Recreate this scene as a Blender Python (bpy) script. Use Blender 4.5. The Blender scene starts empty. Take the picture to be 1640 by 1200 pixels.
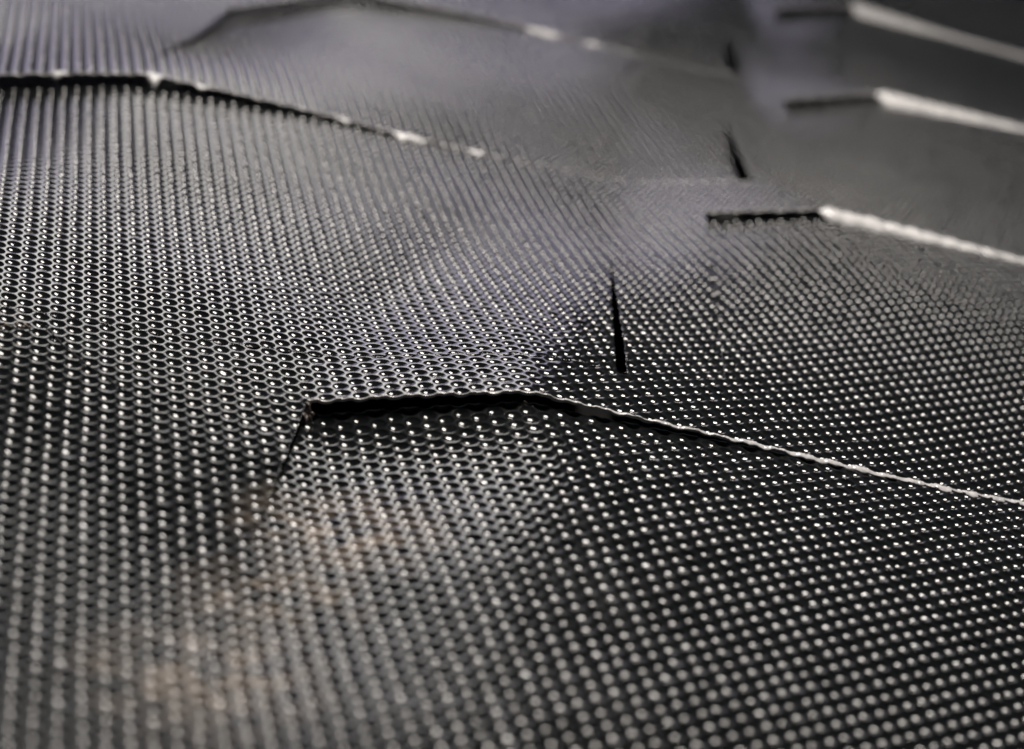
import bpy, math, random
import numpy as np
from mathutils import Matrix, Vector

# ------------------------------------------------------------------ camera, world, lamps, exposure
S = 0.005                     # one dimple pitch in metres; the layout below is written in pitches
scene = bpy.context.scene
C = scene.collection
CAM_H = 41.47274
CAM_R = np.array([[0.9559624564, -0.1381324343, -0.2589502125],
                  [-0.1851913206, 0.4005813368, -0.8973509722],
                  [0.2276838965, 0.9057891715, 0.3573597908]])
F_PX = 3242.036
cam_d = bpy.data.cameras.new("camera")
cam = bpy.data.objects.new("camera", cam_d)
C.objects.link(cam)
M4 = Matrix.Identity(4)
for i in range(3):
    for j in range(3):
        M4[i][j] = float(CAM_R[i, j])
M4.translation = Vector((0, 0, CAM_H * S))
cam.matrix_world = M4
cam_d.sensor_fit = 'HORIZONTAL'
cam_d.sensor_width = 36.0
cam_d.lens = F_PX / 1640 * 36
cam_d.clip_start = 0.01
cam_d.clip_end = 100
cam_d.dof.use_dof = True
cam_d.dof.focus_distance = 111.3 * S
cam_d.dof.aperture_fstop = cam_d.lens / (1.58 * S * 1000)
cam_d.dof.aperture_blades = 0
scene.camera = cam

world = bpy.data.worlds.new("World")
scene.world = world
world.use_nodes = True
bgn = world.node_tree.nodes["Background"]
bgn.inputs[0].default_value = (0.78, 0.9, 1.0, 1)
bgn.inputs[1].default_value = 0.027

def area(name, az, el, dist, w, h, radiance, col):
    a, e = math.radians(az), math.radians(el)
    p = Vector((math.sin(a) * math.cos(e), math.cos(a) * math.cos(e), math.sin(e))) * dist
    tgt = Vector((25 * S, 105 * S, 0))
    p = p + tgt
    d = bpy.data.lights.new(name, 'AREA')
    d.shape = 'RECTANGLE'
    d.size, d.size_y = w, h
    d.energy = radiance * math.pi * w * h
    d.color = col
    o = bpy.data.objects.new(name, d)
    o.location = p
    o.rotation_euler = (tgt - p).to_track_quat('-Z', 'Y').to_euler()
    C.objects.link(o)
    return o
area("window_panel", 4.0, 20.8, 6.0, 1.75, 1.05, 4.1, (1.0, 0.96, 0.92))
area("pale_wall_glow", -1, 9, 6.5, 4.4, 1.5, 1.4, (0.82, 0.75, 1.0))
area("studio_lamp", 22, 60, 0.75, 0.235, 0.205, 48, (1.0, 0.93, 0.86))

scene.view_settings.view_transform = 'Standard'
scene.view_settings.look = 'None'
scene.view_settings.exposure = 0
scene.view_settings.gamma = 1
scene.view_settings.use_curve_mapping = False
scene.cycles.use_denoising = True
scene.cycles.denoising_input_passes = 'RGB'
scene.cycles.denoising_prefilter = 'NONE'
scene.cycles.sampling_pattern = 'BLUE_NOISE'
scene.cycles.filter_width = 1.7
scene.cycles.use_adaptive_sampling = False
scene.cycles.max_bounces = 6
scene.cycles.sample_clamp_indirect = 8

rng = np.random.default_rng(7)
random.seed(7)

# ------------------------------------------------------------------ materials
def new_mat(name):
    m = bpy.data.materials.new(name)
    m.use_nodes = True
    nt = m.node_tree
    return m, nt, nt.nodes["Principled BSDF"]

def plastic():
    m, nt, b = new_mat("black_plastic")
    N, L = nt.nodes, nt.links
    b.inputs["IOR"].default_value = 1.5
    tc = N.new("ShaderNodeTexCoord")
    n1 = N.new("ShaderNodeTexNoise"); n1.inputs["Scale"].default_value = 38; n1.inputs["Detail"].default_value = 6
    L.new(tc.outputs["Object"], n1.inputs["Vector"])
    r1 = N.new("ShaderNodeMapRange")
    r1.inputs["From Min"].default_value = 0.35; r1.inputs["From Max"].default_value = 0.7
    r1.inputs["To Min"].default_value = 0.08; r1.inputs["To Max"].default_value = 0.17
    L.new(n1.outputs["Fac"], r1.inputs["Value"]); L.new(r1.outputs["Result"], b.inputs["Roughness"])
    # fine dust: tiny pale specks
    n2 = N.new("ShaderNodeTexNoise"); n2.inputs["Scale"].default_value = 2200; n2.inputs["Detail"].default_value = 2
    L.new(tc.outputs["Object"], n2.inputs["Vector"])
    r2 = N.new("ShaderNodeMapRange")
    r2.inputs["From Min"].default_value = 0.66; r2.inputs["From Max"].default_value = 0.78
    L.new(n2.outputs["Fac"], r2.inputs["Value"])
    mx = N.new("ShaderNodeMix"); mx.data_type = 'RGBA'
    mx.inputs["A"].default_value = (0.010, 0.011, 0.012, 1)
    mx.inputs["B"].default_value = (0.10, 0.09, 0.08, 1)
    L.new(r2.outputs["Result"], mx.inputs["Factor"]); L.new(mx.outputs["Result"], b.inputs["Base Color"])
    # warm reflection painted into the colour of the flap before the main slit
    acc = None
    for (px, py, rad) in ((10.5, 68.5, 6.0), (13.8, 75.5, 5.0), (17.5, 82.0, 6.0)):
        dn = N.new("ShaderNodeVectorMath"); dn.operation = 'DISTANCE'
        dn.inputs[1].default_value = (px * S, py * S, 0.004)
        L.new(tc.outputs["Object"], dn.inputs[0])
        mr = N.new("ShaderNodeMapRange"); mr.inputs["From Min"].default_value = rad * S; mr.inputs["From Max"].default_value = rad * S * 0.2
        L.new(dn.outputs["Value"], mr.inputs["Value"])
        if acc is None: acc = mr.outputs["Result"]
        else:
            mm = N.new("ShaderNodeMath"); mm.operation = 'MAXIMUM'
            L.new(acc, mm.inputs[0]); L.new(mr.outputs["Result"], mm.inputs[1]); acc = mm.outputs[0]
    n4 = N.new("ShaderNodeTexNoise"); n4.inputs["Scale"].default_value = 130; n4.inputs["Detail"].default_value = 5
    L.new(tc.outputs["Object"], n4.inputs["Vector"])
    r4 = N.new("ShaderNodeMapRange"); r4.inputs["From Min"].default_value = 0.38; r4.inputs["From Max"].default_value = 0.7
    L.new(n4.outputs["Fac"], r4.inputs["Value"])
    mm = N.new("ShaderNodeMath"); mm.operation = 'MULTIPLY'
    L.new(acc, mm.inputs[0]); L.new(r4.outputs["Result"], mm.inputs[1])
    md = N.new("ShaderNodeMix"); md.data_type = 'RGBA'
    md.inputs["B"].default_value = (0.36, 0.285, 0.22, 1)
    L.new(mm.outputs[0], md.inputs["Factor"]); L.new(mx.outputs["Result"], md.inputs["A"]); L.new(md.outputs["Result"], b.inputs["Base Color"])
    n3 = N.new("ShaderNodeTexNoise"); n3.inputs["Scale"].default_value = 700; n3.inputs["Detail"].default_value = 4
    L.new(tc.outputs["Object"], n3.inputs["Vector"])
    bp = N.new("ShaderNodeBump"); bp.inputs["Strength"].default_value = 0.12; bp.inputs["Distance"].default_value = 0.00006
    L.new(n3.outputs["Fac"], bp.inputs["Height"]); L.new(bp.outputs["Normal"], b.inputs["Normal"])
    return m

def cut_plastic():
    m, nt, b = new_mat("cut_plastic_edge")
    N, L = nt.nodes, nt.links
    tc = N.new("ShaderNodeTexCoord")
    n1 = N.new("ShaderNodeTexNoise"); n1.inputs["Scale"].default_value = 420; n1.inputs["Detail"].default_value = 7
    L.new(tc.outputs["Object"], n1.inputs["Vector"])
    cr = N.new("ShaderNodeValToRGB")
    cr.color_ramp.elements[0].position = 0.35; cr.color_ramp.elements[0].color = (0.6, 0.59, 0.59, 1)
    cr.color_ramp.elements[1].position = 0.7; cr.color_ramp.elements[1].color = (0.92, 0.91, 0.91, 1)  # stress-whitened plastic; the paler blotches also stand in for sparkling highlights
    L.new(n1.outputs["Fac"], cr.inputs["Fac"]); L.new(cr.outputs["Color"], b.inputs["Base Color"])
    b.inputs["Roughness"].default_value = 0.24
    bp = N.new("ShaderNodeBump"); bp.inputs["Strength"].default_value = 0.5; bp.inputs["Distance"].default_value = 0.0002
    L.new(n1.outputs["Fac"], bp.inputs["Height"]); L.new(bp.outputs["Normal"], b.inputs["Normal"])
    return m

def simple(name, col, rough):
    m, nt, b = new_mat(name)
    N, L = nt.nodes, nt.links
    tc = N.new("ShaderNodeTexCoord")
    n1 = N.new("ShaderNodeTexNoise"); n1.inputs["Scale"].default_value = 60
    L.new(tc.outputs["Object"], n1.inputs["Vector"])
    mx = N.new("ShaderNodeMix"); mx.data_type = 'RGBA'
    mx.inputs["A"].default_value = (*[c * 0.7 for c in col], 1); mx.inputs["B"].default_value = (*[c * 1.3 for c in col], 1)
    L.new(n1.outputs["Fac"], mx.inputs["Factor"]); L.new(mx.outputs["Result"], b.inputs["Base Color"])
    b.inputs["Roughness"].default_value = rough
    return m
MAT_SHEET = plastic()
MAT_CUT = cut_plastic()
MAT_TABLE = simple("matte_black_board", (0.006, 0.006, 0.006), 0.8)
MAT_FIBRE = simple("dark_fibre", (0.01, 0.009, 0.008), 0.5)
MAT_SWARF = simple("pale_swarf", (0.42, 0.36, 0.28), 0.3)

# ------------------------------------------------------------------ the shape of the sheet
# every slit is a straight cut with a short end cut: the left one runs towards the camera, the right one away
# xl, yl, xr, yr: ends; xp: crest of the buckle; amp: its height; gap: drop of the front flap; rgap: lift of the rear flap at the right end
SLITS = [
    dict(n="main",  xl=17.2, yl=95.4,  xr=80,  yr=95.4,  xp=28.6, amp=2.75, gap=0.85, rgap=-0.3, rx=0.3, lv=19, rv=18, ul=40),
    dict(n="near",  xl=-25,  yl=101.5, xr=35.9, yr=101.6, xp=-12,  amp=1.0,  gap=0.06, rgap=-0.2, rx=0.6, lv=20, rv=33),
    dict(n="midl",  xl=-2.8, yl=146.2, xr=58.9, yr=149.6, xp=10.0, amp=2.4, gap=1.15, rgap=-0.3, rx=1.1, lv=36, rv=30, ul=46),
    dict(n="farl",  xl=18.8, yl=186.0, xr=73.8, yr=199.0, xp=29.5, amp=3.1,  gap=1.1, rgap=-0.3, rx=1.4, lv=36, rv=22, ul=44),
    dict(n="midr",  xl=52.2, yl=140.4, xr=116, yr=140.6, xp=61.5, wl=16, amp=2.75, gap=0.75,  rgap=-0.4, rx=0.5, lv=36, rv=18),
    dict(n="farr",  xl=74.4, yl=187.6, xr=138, yr=187.0, xp=84.2, wl=13, amp=3.0,  gap=1.1,  rgap=-0.4, rx=0.5, lv=36, rv=18),
    dict(n="backr", xl=88.5, yl=234.5, xr=152, yr=234.5, xp=98.5, wl=13, amp=3.2,  gap=1.1,  rgap=-0.4, rx=0.5, lv=36, rv=18),
]
VL = np.array([-0.26, -1.0]); VR = np.array([0.22, 1.0])
UR = 20.0

def ss(t):
    t = np.clip(t, 0, 1)
    return t * t * (3 - 2 * t)
def softmin(a, b, k):
    return 0.5 * (a + b - np.sqrt((a - b) ** 2 + k * k))
def softpos(a, k):
    return 0.5 * (a + np.sqrt(a * a + k * k)) - 0.5 * k
def hline(s, x):
    return s['yl'] + (x - s['xl']) * (s['yr'] - s['yl']) / (s['xr'] - s['xl'])

def base(x, y):
    z = 0.22 * np.sin(x * 0.11 + y * 0.045 + 0.6) + 0.16 * np.sin(y * 0.13 - x * 0.05 + 1.1) + 0.06 * np.sin(x * 0.31 + 0.8) * np.sin(y * 0.27)
    z = z - 0.035 * (y - 106) * np.exp(-((x - 19) / 9) ** 2 - ((y - 106) / 16) ** 2)
    z = z + 0.036 * (y - 95) * np.exp(-((x + 2) / 8.5) ** 2 - ((y - 95) / 27) ** 2)
    z = z - 0.060 * (y - 66) * np.exp(-((x - 28) / 18) ** 2 - ((y - 66) / 15) ** 2)
    for s in SLITS:
        v = y - hline(s, x)
        xp = s['xp'] + np.where(v > 0, (0.36 if s['n'] == 'main' else 0.22) * v, (0.36 * v + 3.2 * np.tanh(-v / 5)) if s['n'] == 'main' else 0.22 * v)
        t = softmin((x - xp) / s.get('wl', s['xp'] - s['xl']) + 1, 1 - (x - xp) / 40.0, 0.05 + 0.026 * np.abs(v))
        t = softpos(t, 0.08)
        dec = np.where(v > 0, 1 - ss(v / (60.0 if s['n'] == 'main' else 42.0)), (1 - 0.3 * ss(-v / 60.0)) if s['n'] == 'main' else 1 - ss(-v / 46.0))
        z = z + s['amp'] * t * dec
    return z

def flap(s, side, x, y):
    """side 1: the front flap, side 2: the rear flap at the right end"""
    if side == 1:
        v = hline(s, x) - y
        u = x - (s['xl'] - 0.26 * v)
        return -s['gap'] * (1 - ss(u / s.get('ul', 31.0))) * (1 - ss(v / s['lv']))
    v = y - hline(s, x)
    u = (s['xr'] + 0.22 * v) - x
    return s['rgap'] * (1 - ss(u / UR)) * (1 - ss(v / s['rv']))

def flap_dx(x, y, flags):
    """sideways opening of the end cuts"""
    dx = np.zeros_like(x)
    for s, f in zip(SLITS, flags):
        if not np.any(f):
            continue
        v = y - hline(s, x)
        u2 = (s['xr'] + 0.22 * v) - x
        u1 = x - (s['xl'] + 0.26 * v)
        dx = dx + np.where(f == 2, -s['rx'] * (1 - ss(u2 / 9)) * np.clip(1 - (v / (0.8 * s['rv'])) ** 2, 0, 1), 0)
        dx = dx + np.where(f == 1, 0.04 * (1 - ss(u1 / 9)) * (1 - ss(-v / s['lv'])), 0)
    return dx

def in_flap(s, x, y):
    """which flap of slit s the point belongs to: 0 none, 1 front, 2 rear"""
    v = y - hline(s, x)
    front = (v < 0) & (v > -s['lv']) & (x > s['xl'] + 0.26 * v) & (x < s['xl'] + s.get('ul', 31.0) + 8)
    rear = (v >= 0) & (v < s['rv']) & (x < s['xr'] + 0.22 * v) & (x > s['xr'] - UR - 8)
    return np.where(front, 1, np.where(rear, 2, 0))

def surf(x, y, flags):
    """flags: list of arrays, one per slit"""
    z = base(x, y)
    for s, f in zip(SLITS, flags):
        if not np.any(f):
            continue
        z = z + np.where(f == 1, flap(s, 1, x, y), 0) + np.where(f == 2, flap(s, 2, x, y), 0)
    return z

def surf_grad(x, y, flags):
    h = 0.02
    z = surf(x, y, flags)
    zx = (surf(x + h, y, flags) - surf(x - h, y, flags)) / (2 * h)
    zy = (surf(x, y + h, flags) - surf(x, y - h, flags)) / (2 * h)
    return z, zx, zy

PIT_R, PIT_D, PIT_P = 0.44, 0.17, 0.84
def pit(rho, depth):
    """height and radial slope of the round dimple"""
    q = np.clip(1 - (rho / PIT_R) ** 2, 0, None)
    z = -depth * q ** PIT_P
    dz = depth * PIT_P * np.maximum(q, 2e-3) ** (PIT_P - 1) * 2 * rho / PIT_R ** 2
    return z, np.where(rho < PIT_R, dz, 0)

# ------------------------------------------------------------------ lattice
def project(x, y, z):
    P = np.stack([x, y, z - CAM_H], -1) @ CAM_R
    d = -P[..., 2]
    return 820 + F_PX * P[..., 0] / d, 600 - F_PX * P[..., 1] / d, d

cx, cy = [], []
for i in range(-70, 230):
    xx = i * math.sqrt(3) / 2
    j = np.arange(40, 330) + (0.5 if i % 2 else 0.0)
    cx.append(np.full(len(j), xx)); cy.append(j)
cx = np.concatenate(cx); cy = np.concatenate(cy)
pu, pv, pd = project(cx, cy, base(cx, cy))
MARG = 170
keep = (pu > -MARG) & (pu < 1640 + MARG) & (pv > -60) & (pv < 1200 + MARG) & (pd > 20)
cx, cy, pu, pv, pd = cx[keep], cy[keep], pu[keep], pv[keep], pd[keep]
n = len(cx)
# small irregularities of the moulding
depth = PIT_D * (1 + 0.11 * rng.standard_normal(n))
tiltx = 0.065 * rng.standard_normal(n); tilty = 0.065 * rng.standard_normal(n)
bad = rng.random(n) < 0.006
depth[bad] *= rng.uniform(0.8, 1.25, bad.sum())
tiltx[bad] *= 3
inframe = (pu > -25) & (pu < 1665) & (pv > -20) & (pv < 1225)
sharp = inframe & (pd > 92) & (pd < 140)
lod = np.where(sharp, 0, np.where(inframe, 1, 2))

def seg_dist(px, py, a, b):
    ab = b - a
    t = np.clip(((px - a[0]) * ab[0] + (py - a[1]) * ab[1]) / (ab @ ab), 0, 1)
    return np.hypot(px - a[0] - t * ab[0], py - a[1] - t * ab[1])
CUTS = []   # (slit index, a, b)
for k, s in enumerate(SLITS):
    L_ = np.array([s['xl'], s['yl']]); R_ = np.array([s['xr'], s['yr']])
    CUTS += [(k, L_, R_), (k, L_, L_ + VL * s['lv']), (k, R_, R_ + VR * s['rv'])]
touch = np.zeros((len(CUTS), n), bool)
for q, (k, a, b) in enumerate(CUTS):
    touch[q] = seg_dist(cx, cy, a, b) < 0.62
is_cut = touch.any(0)

# which 300 dimples show largest
vis = (pu > 12) & (pu < 1628) & (pv > 10) & (pv < 1190) & ~is_cut
order = np.where(vis)[0][np.argsort(pd[vis])][:300]
is_single = np.zeros(n, bool); is_single[order] = True

def template(nseg, rings):
    th = np.arange(nseg) * 2 * math.pi / nseg
    xs, ys = [0.0], [0.0]
    for r in rings:
        xs += list(r * np.cos(th)); ys += list(r * np.sin(th))
    out = 0.5 / np.cos((th % (math.pi / 3)) - math.pi / 6)
    xs += list(out * np.cos(th)); ys += list(out * np.sin(th))
    pitf, webf = [], []
    for i in range(nseg):
        pitf.append((0, 1 + i, 1 + (i + 1) % nseg))
    for r in range(len(rings)):
        A0, B0 = 1 + r * nseg, 1 + (r + 1) * nseg
        tgt = pitf if r < len(rings) - 1 else webf
        for i in range(nseg):
            j = (i + 1) % nseg
            tgt.append((A0 + i, B0 + i, B0 + j)); tgt.append((A0 + i, B0 + j, A0 + j))
    return np.array(xs), np.array(ys), np.array(pitf), np.array(webf)
TEMPL = [template(18, [PIT_R * t for t in (0.18, 0.38, 0.58, 0.77, 0.91, 0.98, 1.0)]),
         template(12, [PIT_R * t for t in (0.3, 0.62, 0.9, 1.0)]),
         template(12, [PIT_R * t for t in (0.5, 1.0)])]

def eval_cells(idx, xl, yl, flags=None, web=False):
    """vertex positions and normals of template points (xl, yl) for cells idx; arrays (cells, points)"""
    X = cx[idx][:, None] + xl[None]; Y = cy[idx][:, None] + yl[None]
    if flags is None:
        flags = [np.repeat(in_flap(s, cx[idx], cy[idx])[:, None], X.shape[1], 1) for s in SLITS]
    z, zx, zy = surf_grad(X, Y, flags)
    rho = np.hypot(X - cx[idx][:, None], Y - cy[idx][:, None])
    pz, pr = pit(np.minimum(rho, PIT_R * 0.999) if not web else rho, depth[idx][:, None])
    pz = np.where(rho >= PIT_R * 0.9995, 0, pz)
    if web: pr = pr * 0
    else: pr = np.where(rho >= PIT_R * 0.9995, depth[idx][:, None] * PIT_P * 2 / PIT_R * 1.7, pr)
    w = np.clip(1 - (rho / PIT_R) ** 2, 0, None)
    ux = np.where(rho > 1e-6, (X - cx[idx][:, None]) / np.maximum(rho, 1e-6), 0)
    uy = np.where(rho > 1e-6, (Y - cy[idx][:, None]) / np.maximum(rho, 1e-6), 0)
    tz = (tiltx[idx][:, None] * ux + tilty[idx][:, None] * uy) * rho * w
    z = z + pz + tz
    # the wall between dimples is softly rounded
    crown = np.clip((rho - PIT_R) / (0.5774 - PIT_R), 0, 1)
    gx = zx + pr * ux + tiltx[idx][:, None] * w
    gy = zy + pr * uy + tilty[idx][:, None] * w
    rimslope = (0.10 * (1 - crown) * (rho >= PIT_R - 1e-6)) if web else 0.0 * rho
    gx = gx + rimslope * ux; gy = gy + rimslope * uy
    N = np.stack([-gx, -gy, np.ones_like(gx)], -1)
    N /= np.linalg.norm(N, axis=-1, keepdims=True)
    return np.stack([X + flap_dx(X, Y, flags), Y, z], -1), N

def build_mesh(name, V, T, N):
    me = bpy.data.meshes.new(name)
    V = np.asarray(V, np.float32); T = np.asarray(T, np.int32)
    me.vertices.add(len(V)); me.vertices.foreach_set("co", (V * S).astype(np.float32).ravel())
    me.loops.add(len(T) * 3); me.loops.foreach_set("vertex_index", T.ravel())
    me.polygons.add(len(T))
    me.polygons.foreach_set("loop_start", np.arange(0, len(T) * 3, 3, dtype=np.int32))
    me.polygons.foreach_set("loop_total", np.full(len(T), 3, np.int32))
    me.update(calc_edges=True)
    me.polygons.foreach_set("use_smooth", np.ones(len(T), bool))
    if N is not None:
        me.normals_split_custom_set_from_vertices(np.asarray(N, np.float32))
    return me

def link(name, me, mat, parent=None):
    o = bpy.data.objects.new(name, me)
    if mat: me.materials.append(mat)
    C.objects.link(o)
    if parent: o.parent = parent
    return o

class Soup:
    def __init__(self): self.V, self.T, self.N, self.n = [], [], [], 0
    def add(self, V, T, N):
        self.V.append(V); self.T.append(T + self.n); self.N.append(N); self.n += len(V)
    def add_cells(self, V, N, F):
        """V (cells, points, 3): keep only the points used by faces F"""
        used = np.unique(F); re = np.full(V.shape[1], -1); re[used] = np.arange(len(used))
        V = V[:, used]; N = N[:, used]; F = re[F]
        m, k = V.shape[:2]
        T = (F[None] + (np.arange(m) * k)[:, None, None]).reshape(-1, 3)
        self.add(V.reshape(-1, 3), T, N.reshape(-1, 3))
    def mesh(self, name):
        return build_mesh(name, np.concatenate(self.V), np.concatenate(self.T), np.concatenate(self.N))

sheet = bpy.data.objects.new("dimpled_plastic_sheet", None)
C.objects.link(sheet)
sheet["label"] = "glossy black plastic sheet covered in round dimples and cut with long open slits"
sheet["category"] = "plastic sheet"

web, pits = Soup(), Soup()
for l in (0, 1, 2):
    xl, yl, pf, wf = TEMPL[l]
    idx = np.where((lod == l) & ~is_cut)[0]
    if not len(idx): continue
    V, N = eval_cells(idx, xl, yl, web=True)
    web.add_cells(V, N, wf)
    V, N = eval_cells(idx, xl, yl)
    many = ~is_single[idx]
    pits.add_cells(V[many], N[many], pf)

# cells crossed by a cut: clip the cell's triangles along the cut lines
def clip(tri_list, a, b):
    d = b - a; nx, ny = -d[1], d[0]
    out = []
    for poly in tri_list:
        sd = [(p[0] - a[0]) * nx + (p[1] - a[1]) * ny for p in poly]
        for sg in (1, -1):
            res = []
            for i in range(len(poly)):
                p, q, sp, sq = poly[i], poly[(i + 1) % len(poly)], sd[i] * sg, sd[(i + 1) % len(poly)] * sg
                if sp >= 0: res.append(p)
                if (sp > 0 > sq) or (sp < 0 < sq):
                    t = sp / (sp - sq); res.append((p[0] + (q[0] - p[0]) * t, p[1] + (q[1] - p[1]) * t))
            if len(res) >= 3: out.append(res)
    return out
for c in np.where(is_cut)[0]:
    xl, yl, pf, wf = TEMPL[0 if lod[c] == 0 else 1]
    for F, soup in ((pf, pits), (wf, web)):
        polys = [[(cx[c] + xl[i], cy[c] + yl[i]) for i in f] for f in F]
        for q in np.where(touch[:, c])[0]:
            polys = clip(polys, CUTS[q][1], CUTS[q][2])
        pts, tris, cen = [], [], []
        for p in polys:
            o = len(pts)
            pts += p
            m = (sum(a[0] for a in p) / len(p), sum(a[1] for a in p) / len(p))
            cen += [m] * len(p)
            for i in range(1, len(p) - 1): tris.append((o, o + i, o + i + 1))
        if not tris: continue
        pts = np.array(pts); cen = np.array(cen)
        flags = [in_flap(s, cen[:, 0], cen[:, 1])[None] for s in SLITS]
        V, N = eval_cells(np.array([c]), pts[:, 0] - cx[c], pts[:, 1] - cy[c], flags, soup is web)
        soup.add(V[0], np.array(tris), N[0])

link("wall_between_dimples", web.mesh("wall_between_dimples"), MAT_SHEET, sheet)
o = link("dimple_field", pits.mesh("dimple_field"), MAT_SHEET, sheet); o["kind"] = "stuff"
xl, yl, pf, wf = TEMPL[1]
for c in order:
    xl, yl, pf, wf = TEMPL[lod[c]]
    V, N = eval_cells(np.array([c]), xl, yl)
    used = np.unique(pf)
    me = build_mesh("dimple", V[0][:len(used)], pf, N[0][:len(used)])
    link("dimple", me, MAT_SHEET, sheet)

# ------------------------------------------------------------------ cut edges of the slits
LX = math.sqrt(3) / 2
def nearest_cell(x, y):
    best = None
    for i in (np.floor(x / LX).astype(int), np.floor(x / LX).astype(int) + 1):
        off = np.where(i % 2 == 1, 0.5, 0.0)
        j = np.round(y - off) + off
        dd = np.hypot(x - i * LX, y - j)
        best = dd if best is None else np.minimum(best, dd)
    return best
def smooth_noise(m, w):
    k = np.hanning(w + 2)[1:-1]; k /= k.sum()
    v = np.convolve(rng.standard_normal(m + 2 * w), k, 'same')[w:-w]
    return v / (np.sqrt((k ** 2).sum()))
def edge_strip(name, s, a, b, step, side_vec, bead0, bead1, thick, rag, flagside, mat):
    """a ragged cut face under the sheet's edge with a burr on top; side_vec points out of the face"""
    Ln = np.linalg.norm(b - a); m = max(8, int(Ln / step))
    t = np.linspace(0, 1, m)
    x = a[0] + (b[0] - a[0]) * t; y = a[1] + (b[1] - a[1]) * t
    ox, oy = x - side_vec[0] * 1e-3, y - side_vec[1] * 1e-3
    fl = []
    for q in SLITS:
        if q is s: fl.append(np.full(m, flagside))
        else: fl.append(in_flap(q, ox, oy))
    z = surf(x, y, fl) + (0.85 - 0.35 * ss((x - s['xp'] + 4) / 9.0)) * pit(nearest_cell(x, y), PIT_D)[0]
    xp = s['xp']
    right = s['n'] in ('midr', 'farr', 'backr')
    w = ss((x - xp + 0.5) / 1.5) if right else (ss((x - xp - 1) / 18.0) if s['n'] == 'main' else ss((x - xp + 4) / 9.0))
    bead = bead0 + (bead1 - bead0) * w
    for (sx, sw) in SPOTS.get(s['n'], []):
        bead = bead + sw * np.exp(-((x - sx) / 0.45) ** 2) * (1 if abs(side_vec[1]) > 0.5 else 0)
    c1 = max(3, int(1.2 / step)); c2 = max(3, int(0.16 / step))
    bead = bead * np.clip(1 + (0.09 if right else 0.22) * smooth_noise(m, c1), 0.4, 1.7)
    if s['n'] in ('midl', 'farl'): bead = bead * (1 - ss((x - s['xl'] - 38) / 7)) + 0.004
    wob = rag * smooth_noise(m, c1) * (0.5 + w)
    x = x + flap_dx(x, y, fl)
    dr = 1.0 if s['n'] in ('main', 'near') else 2.0
    prof = [(-0.45, -0.012, 0), (-0.3, 0.08, 0), (0.05, 0.10, 0), (0.45, -0.01, 0), (0.8, -0.12 * dr, 0), (1.0, -0.32 * dr, 0), (0.8, -0.5 * dr, 0), (0.0, -thick, -0.001)]
    rows = []
    for (o_, dz, out) in prof:
        jj = rag * 0.2 * smooth_noise(m, c2) * (0.4 + w)
        off = o_ * bead + out + wob * (1 if o_ > -0.4 else 0)
        dzz = dz if out < 0 else (dz * bead if o_ > 0 or dz > 0 else dz)
        rows.append(np.stack([x + side_vec[0] * off, y + side_vec[1] * off, z + dzz + 0.004 + jj * (1 if o_ > -0.4 else 0)], -1))
    V = np.concatenate(rows); T = []
    for r in range(len(prof) - 1):
        i = np.arange(m - 1)
        A0 = r * m + i; B0 = (r + 1) * m + i
        T.append(np.stack([A0, B0, B0 + 1], -1)); T.append(np.stack([A0, B0 + 1, A0 + 1], -1))
    T = np.concatenate(T)
    me = build_mesh(name, V, T, None)
    o = link(name, me, mat, sheet)
    if mat is MAT_CUT: o["label"] = "pale ragged cut edge along a slit"
    return o
BEAD = dict(main=(0.08, 0.32), midr=(0.05, 1.2), farr=(0.05, 2.0), backr=(0.05, 2.6), midl=(0.08, 0.06), farl=(0.06, 0.06), near=(0.03, 0.03))
SPOTS = dict(midl=[(3.4, 0.5), (10.2, 0.9), (13.8, 0.35), (25.0, 0.45), (29.6, 1.3), (30.8, 1.0), (35.6, 0.6)],  # pale edge widened at these points to stand in for bright glints
             farl=[(29.5, 1.0), (49.0, 0.7), (50.5, 1.8), (51.5, 1.0), (56.0, 1.5), (60, 0.5)],
             midr=[(61.8, 0.5), (66, 0.3), (69.5, 0.4), (73, 0.3)])
for k, s in enumerate(SLITS):
    L_ = np.array([s['xl'], s['yl']]); R_ = np.array([s['xr'], s['yr']])
    st = 0.04 if s['n'] in ("main", "near") else 0.1
    b0, b1 = BEAD[s['n']]
    mat = MAT_SHEET if s['n'] == "near" else MAT_CUT
    # rear lip (faces the camera) and front lip, then the two end cuts
    edge_strip("cut_edge", s, L_, R_, st, np.array([0, -1.0]), b0, b1, 0.20, 0.03, 0, mat)
    edge_strip("cut_edge", s, L_, R_, st, np.array([0, 1.0]), b0 * 0.5, b1 * (0.75 if s['n'] == 'main' else 0.4), 0.20, 0.05, 1, mat)
    edge_strip("cut_edge", s, L_, L_ + VL * s['lv'], st, np.array([1.0, 0]), 0.03, 0.03, 0.18, 0.02, 0, MAT_SHEET)
    edge_strip("cut_edge", s, R_, R_ + VR * s['rv'], st, np.array([-1.0, 0]), 0.03, 0.03, 0.18, 0.02, 0, MAT_SHEET)

# ------------------------------------------------------------------ the board below
tb = np.array([[-150, 20, -4], [330, 20, -4], [330, 420, -4], [-150, 420, -4]], float)
me = build_mesh("table_top", tb, [(0, 1, 2), (0, 2, 3)], None)
o = link("table_top", me, MAT_TABLE); o["kind"] = "structure"

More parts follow.
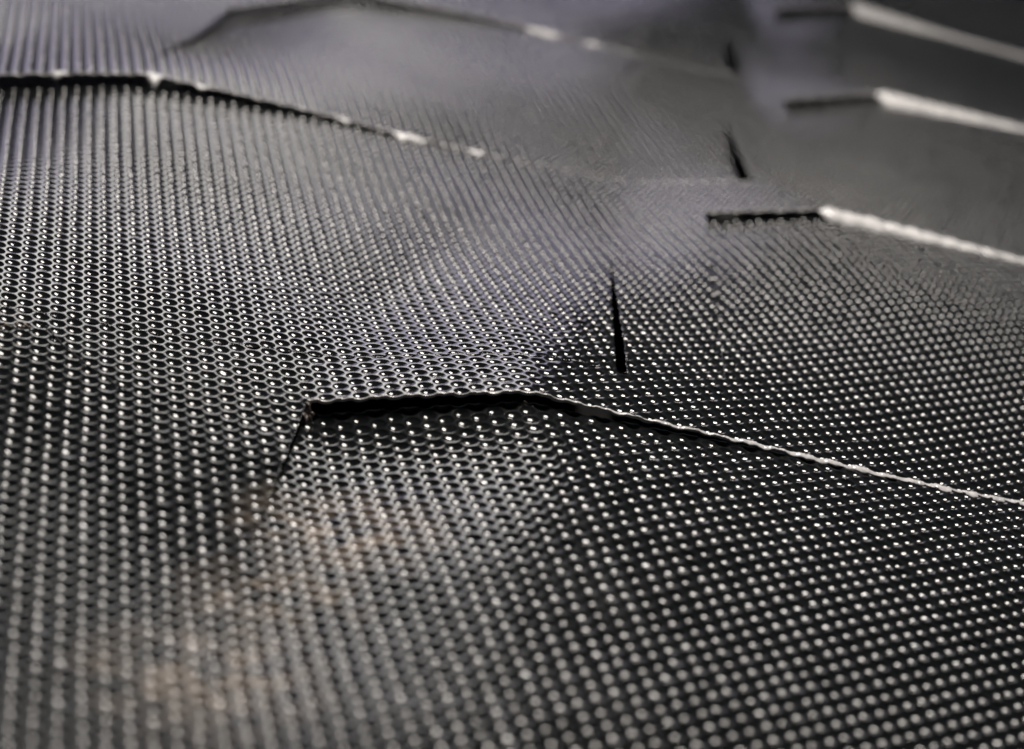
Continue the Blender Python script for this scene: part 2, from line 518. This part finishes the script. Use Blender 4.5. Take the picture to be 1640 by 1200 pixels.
# ------------------------------------------------------------------ burrs torn up at the ends of the main slit
def icosphere():
    t = (1 + 5 ** 0.5) / 2
    v = [(-1, t, 0), (1, t, 0), (-1, -t, 0), (1, -t, 0), (0, -1, t), (0, 1, t), (0, -1, -t), (0, 1, -t), (t, 0, -1), (t, 0, 1), (-t, 0, -1), (-t, 0, 1)]
    f = [(0, 11, 5), (0, 5, 1), (0, 1, 7), (0, 7, 10), (0, 10, 11), (1, 5, 9), (5, 11, 4), (11, 10, 2), (10, 7, 6), (7, 1, 8),
         (3, 9, 4), (3, 4, 2), (3, 2, 6), (3, 6, 8), (3, 8, 9), (4, 9, 5), (2, 4, 11), (6, 2, 10), (8, 6, 7), (9, 8, 1)]
    v = [np.array(p) / np.linalg.norm(p) for p in v]
    for _ in range(3):
        mid, nf = {}, []
        def m(a, b):
            k = (min(a, b), max(a, b))
            if k not in mid:
                p = v[a] + v[b]; v.append(p / np.linalg.norm(p)); mid[k] = len(v) - 1
            return mid[k]
        for a, b, c in f:
            ab, bc, ca = m(a, b), m(b, c), m(c, a)
            nf += [(a, ab, ca), (b, bc, ab), (c, ca, bc), (ab, bc, ca)]
        f = nf
    return np.array(v), np.array(f)
ICO_V, ICO_F = icosphere()
def lump(centre, size, seed):
    r = np.random.default_rng(seed)
    k = r.standard_normal((9, 3)) * 3.2; ph = r.uniform(0, 6.28, 9)
    d = 1 + 0.13 * sum(np.sin(ICO_V @ k[i] + ph[i]) for i in range(9))
    return ICO_V * d[:, None] * np.array(size) + np.array(centre)
MAT_BURR = simple("torn_plastic", (0.16, 0.13, 0.115), 0.28)
for (c, sz, sd) in (((17.1, 95.2, 0.02), (0.28, 0.22, 0.42), 3), ((17.0, 94.5, -0.25), (0.2, 0.2, 0.3), 5), ((17.35, 94.9, -0.35), (0.18, 0.25, 0.28), 8),
                    ((28.5, 95.1, 1.95), (0.22, 0.12, 0.22), 11), ((28.9, 94.9, 1.9), (0.12, 0.12, 0.14), 12)):
    link("burr", build_mesh("burr", lump(c, sz, sd), ICO_F, None), MAT_BURR, sheet)

# ------------------------------------------------------------------ small litter lying on the sheet
def tube(pts, rad, sides=6):
    pts = np.array(pts, float); V, T = [], []
    for i, p in enumerate(pts):
        d = pts[min(i + 1, len(pts) - 1)] - pts[max(i - 1, 0)]; d /= np.linalg.norm(d)
        a = np.cross(d, (0, 0, 1.0)); a /= np.linalg.norm(a) + 1e-9; b_ = np.cross(a, d)
        for q in range(sides):
            an = 2 * math.pi * q / sides
            V.append(p + rad[i] * (math.cos(an) * a + math.sin(an) * b_))
    for i in range(len(pts) - 1):
        for q in range(sides):
            A0, A1 = i * sides + q, i * sides + (q + 1) % sides
            T += [(A0, A1, A1 + sides), (A0, A1 + sides, A0 + sides)]
    return np.array(V), np.array(T)
def ground_z(x, y):
    return float(surf(np.array([x]), np.array([y]), [in_flap(q, np.array([x]), np.array([y])) for q in SLITS])[0])
fx = np.array([3.71, 4.28, 5.01, 5.75, 6.48, 7.2, 7.9]); fy = np.array([99.9, 98.73, 97.37, 96.35, 95.49, 94.6, 93.9])
tt = np.linspace(0, 6, 60)
X = np.interp(tt, range(7), fx) + 0.03 * np.sin(tt * 3.1); Y = np.interp(tt, range(7), fy)
pts = [(a, b_, ground_z(a, b_) + 0.035 + 0.02 * math.sin(q * 0.7)) for q, (a, b_) in enumerate(zip(X, Y))]
V, T = tube(pts, np.full(60, 0.03))
o = link("fibre", build_mesh("fibre", V, T, None), MAT_FIBRE)
o["label"] = "fine dark fibre lying across the dimples near the left edge of the picture"; o["category"] = "fibre"
SW = [((1.6, 98.95), 1.0, 0.3, "pale curled plastic shaving at the left edge of the picture"),
      ((2.6, 99.35), 0.8, -0.2, "pale curled plastic shaving between the picture's left edge and the dark fibre")]
for (px, py), ln, an, lab in SW:
    q = np.linspace(0, 1, 70)
    hx = px + (q - 0.5) * ln * math.cos(an) + 0.10 * np.cos(q * 15)
    hy = py + (q - 0.5) * ln * math.sin(an) + 0.12 * np.sin(q * 15)
    hz = ground_z(px, py) + 0.13 + 0.09 * np.sin(q * 11 + 1)
    V, T = tube(np.stack([hx, hy, hz], -1), 0.055 * (1 - 0.5 * np.abs(2 * q - 1)) * (1 + 0.3 * np.sin(q * 40)))
    o = link("plastic_shaving", build_mesh("plastic_shaving", V, T, None), MAT_SWARF)
    o["label"] = lab; o["category"] = "shaving"; o["group"] = "loose plastic shavings"
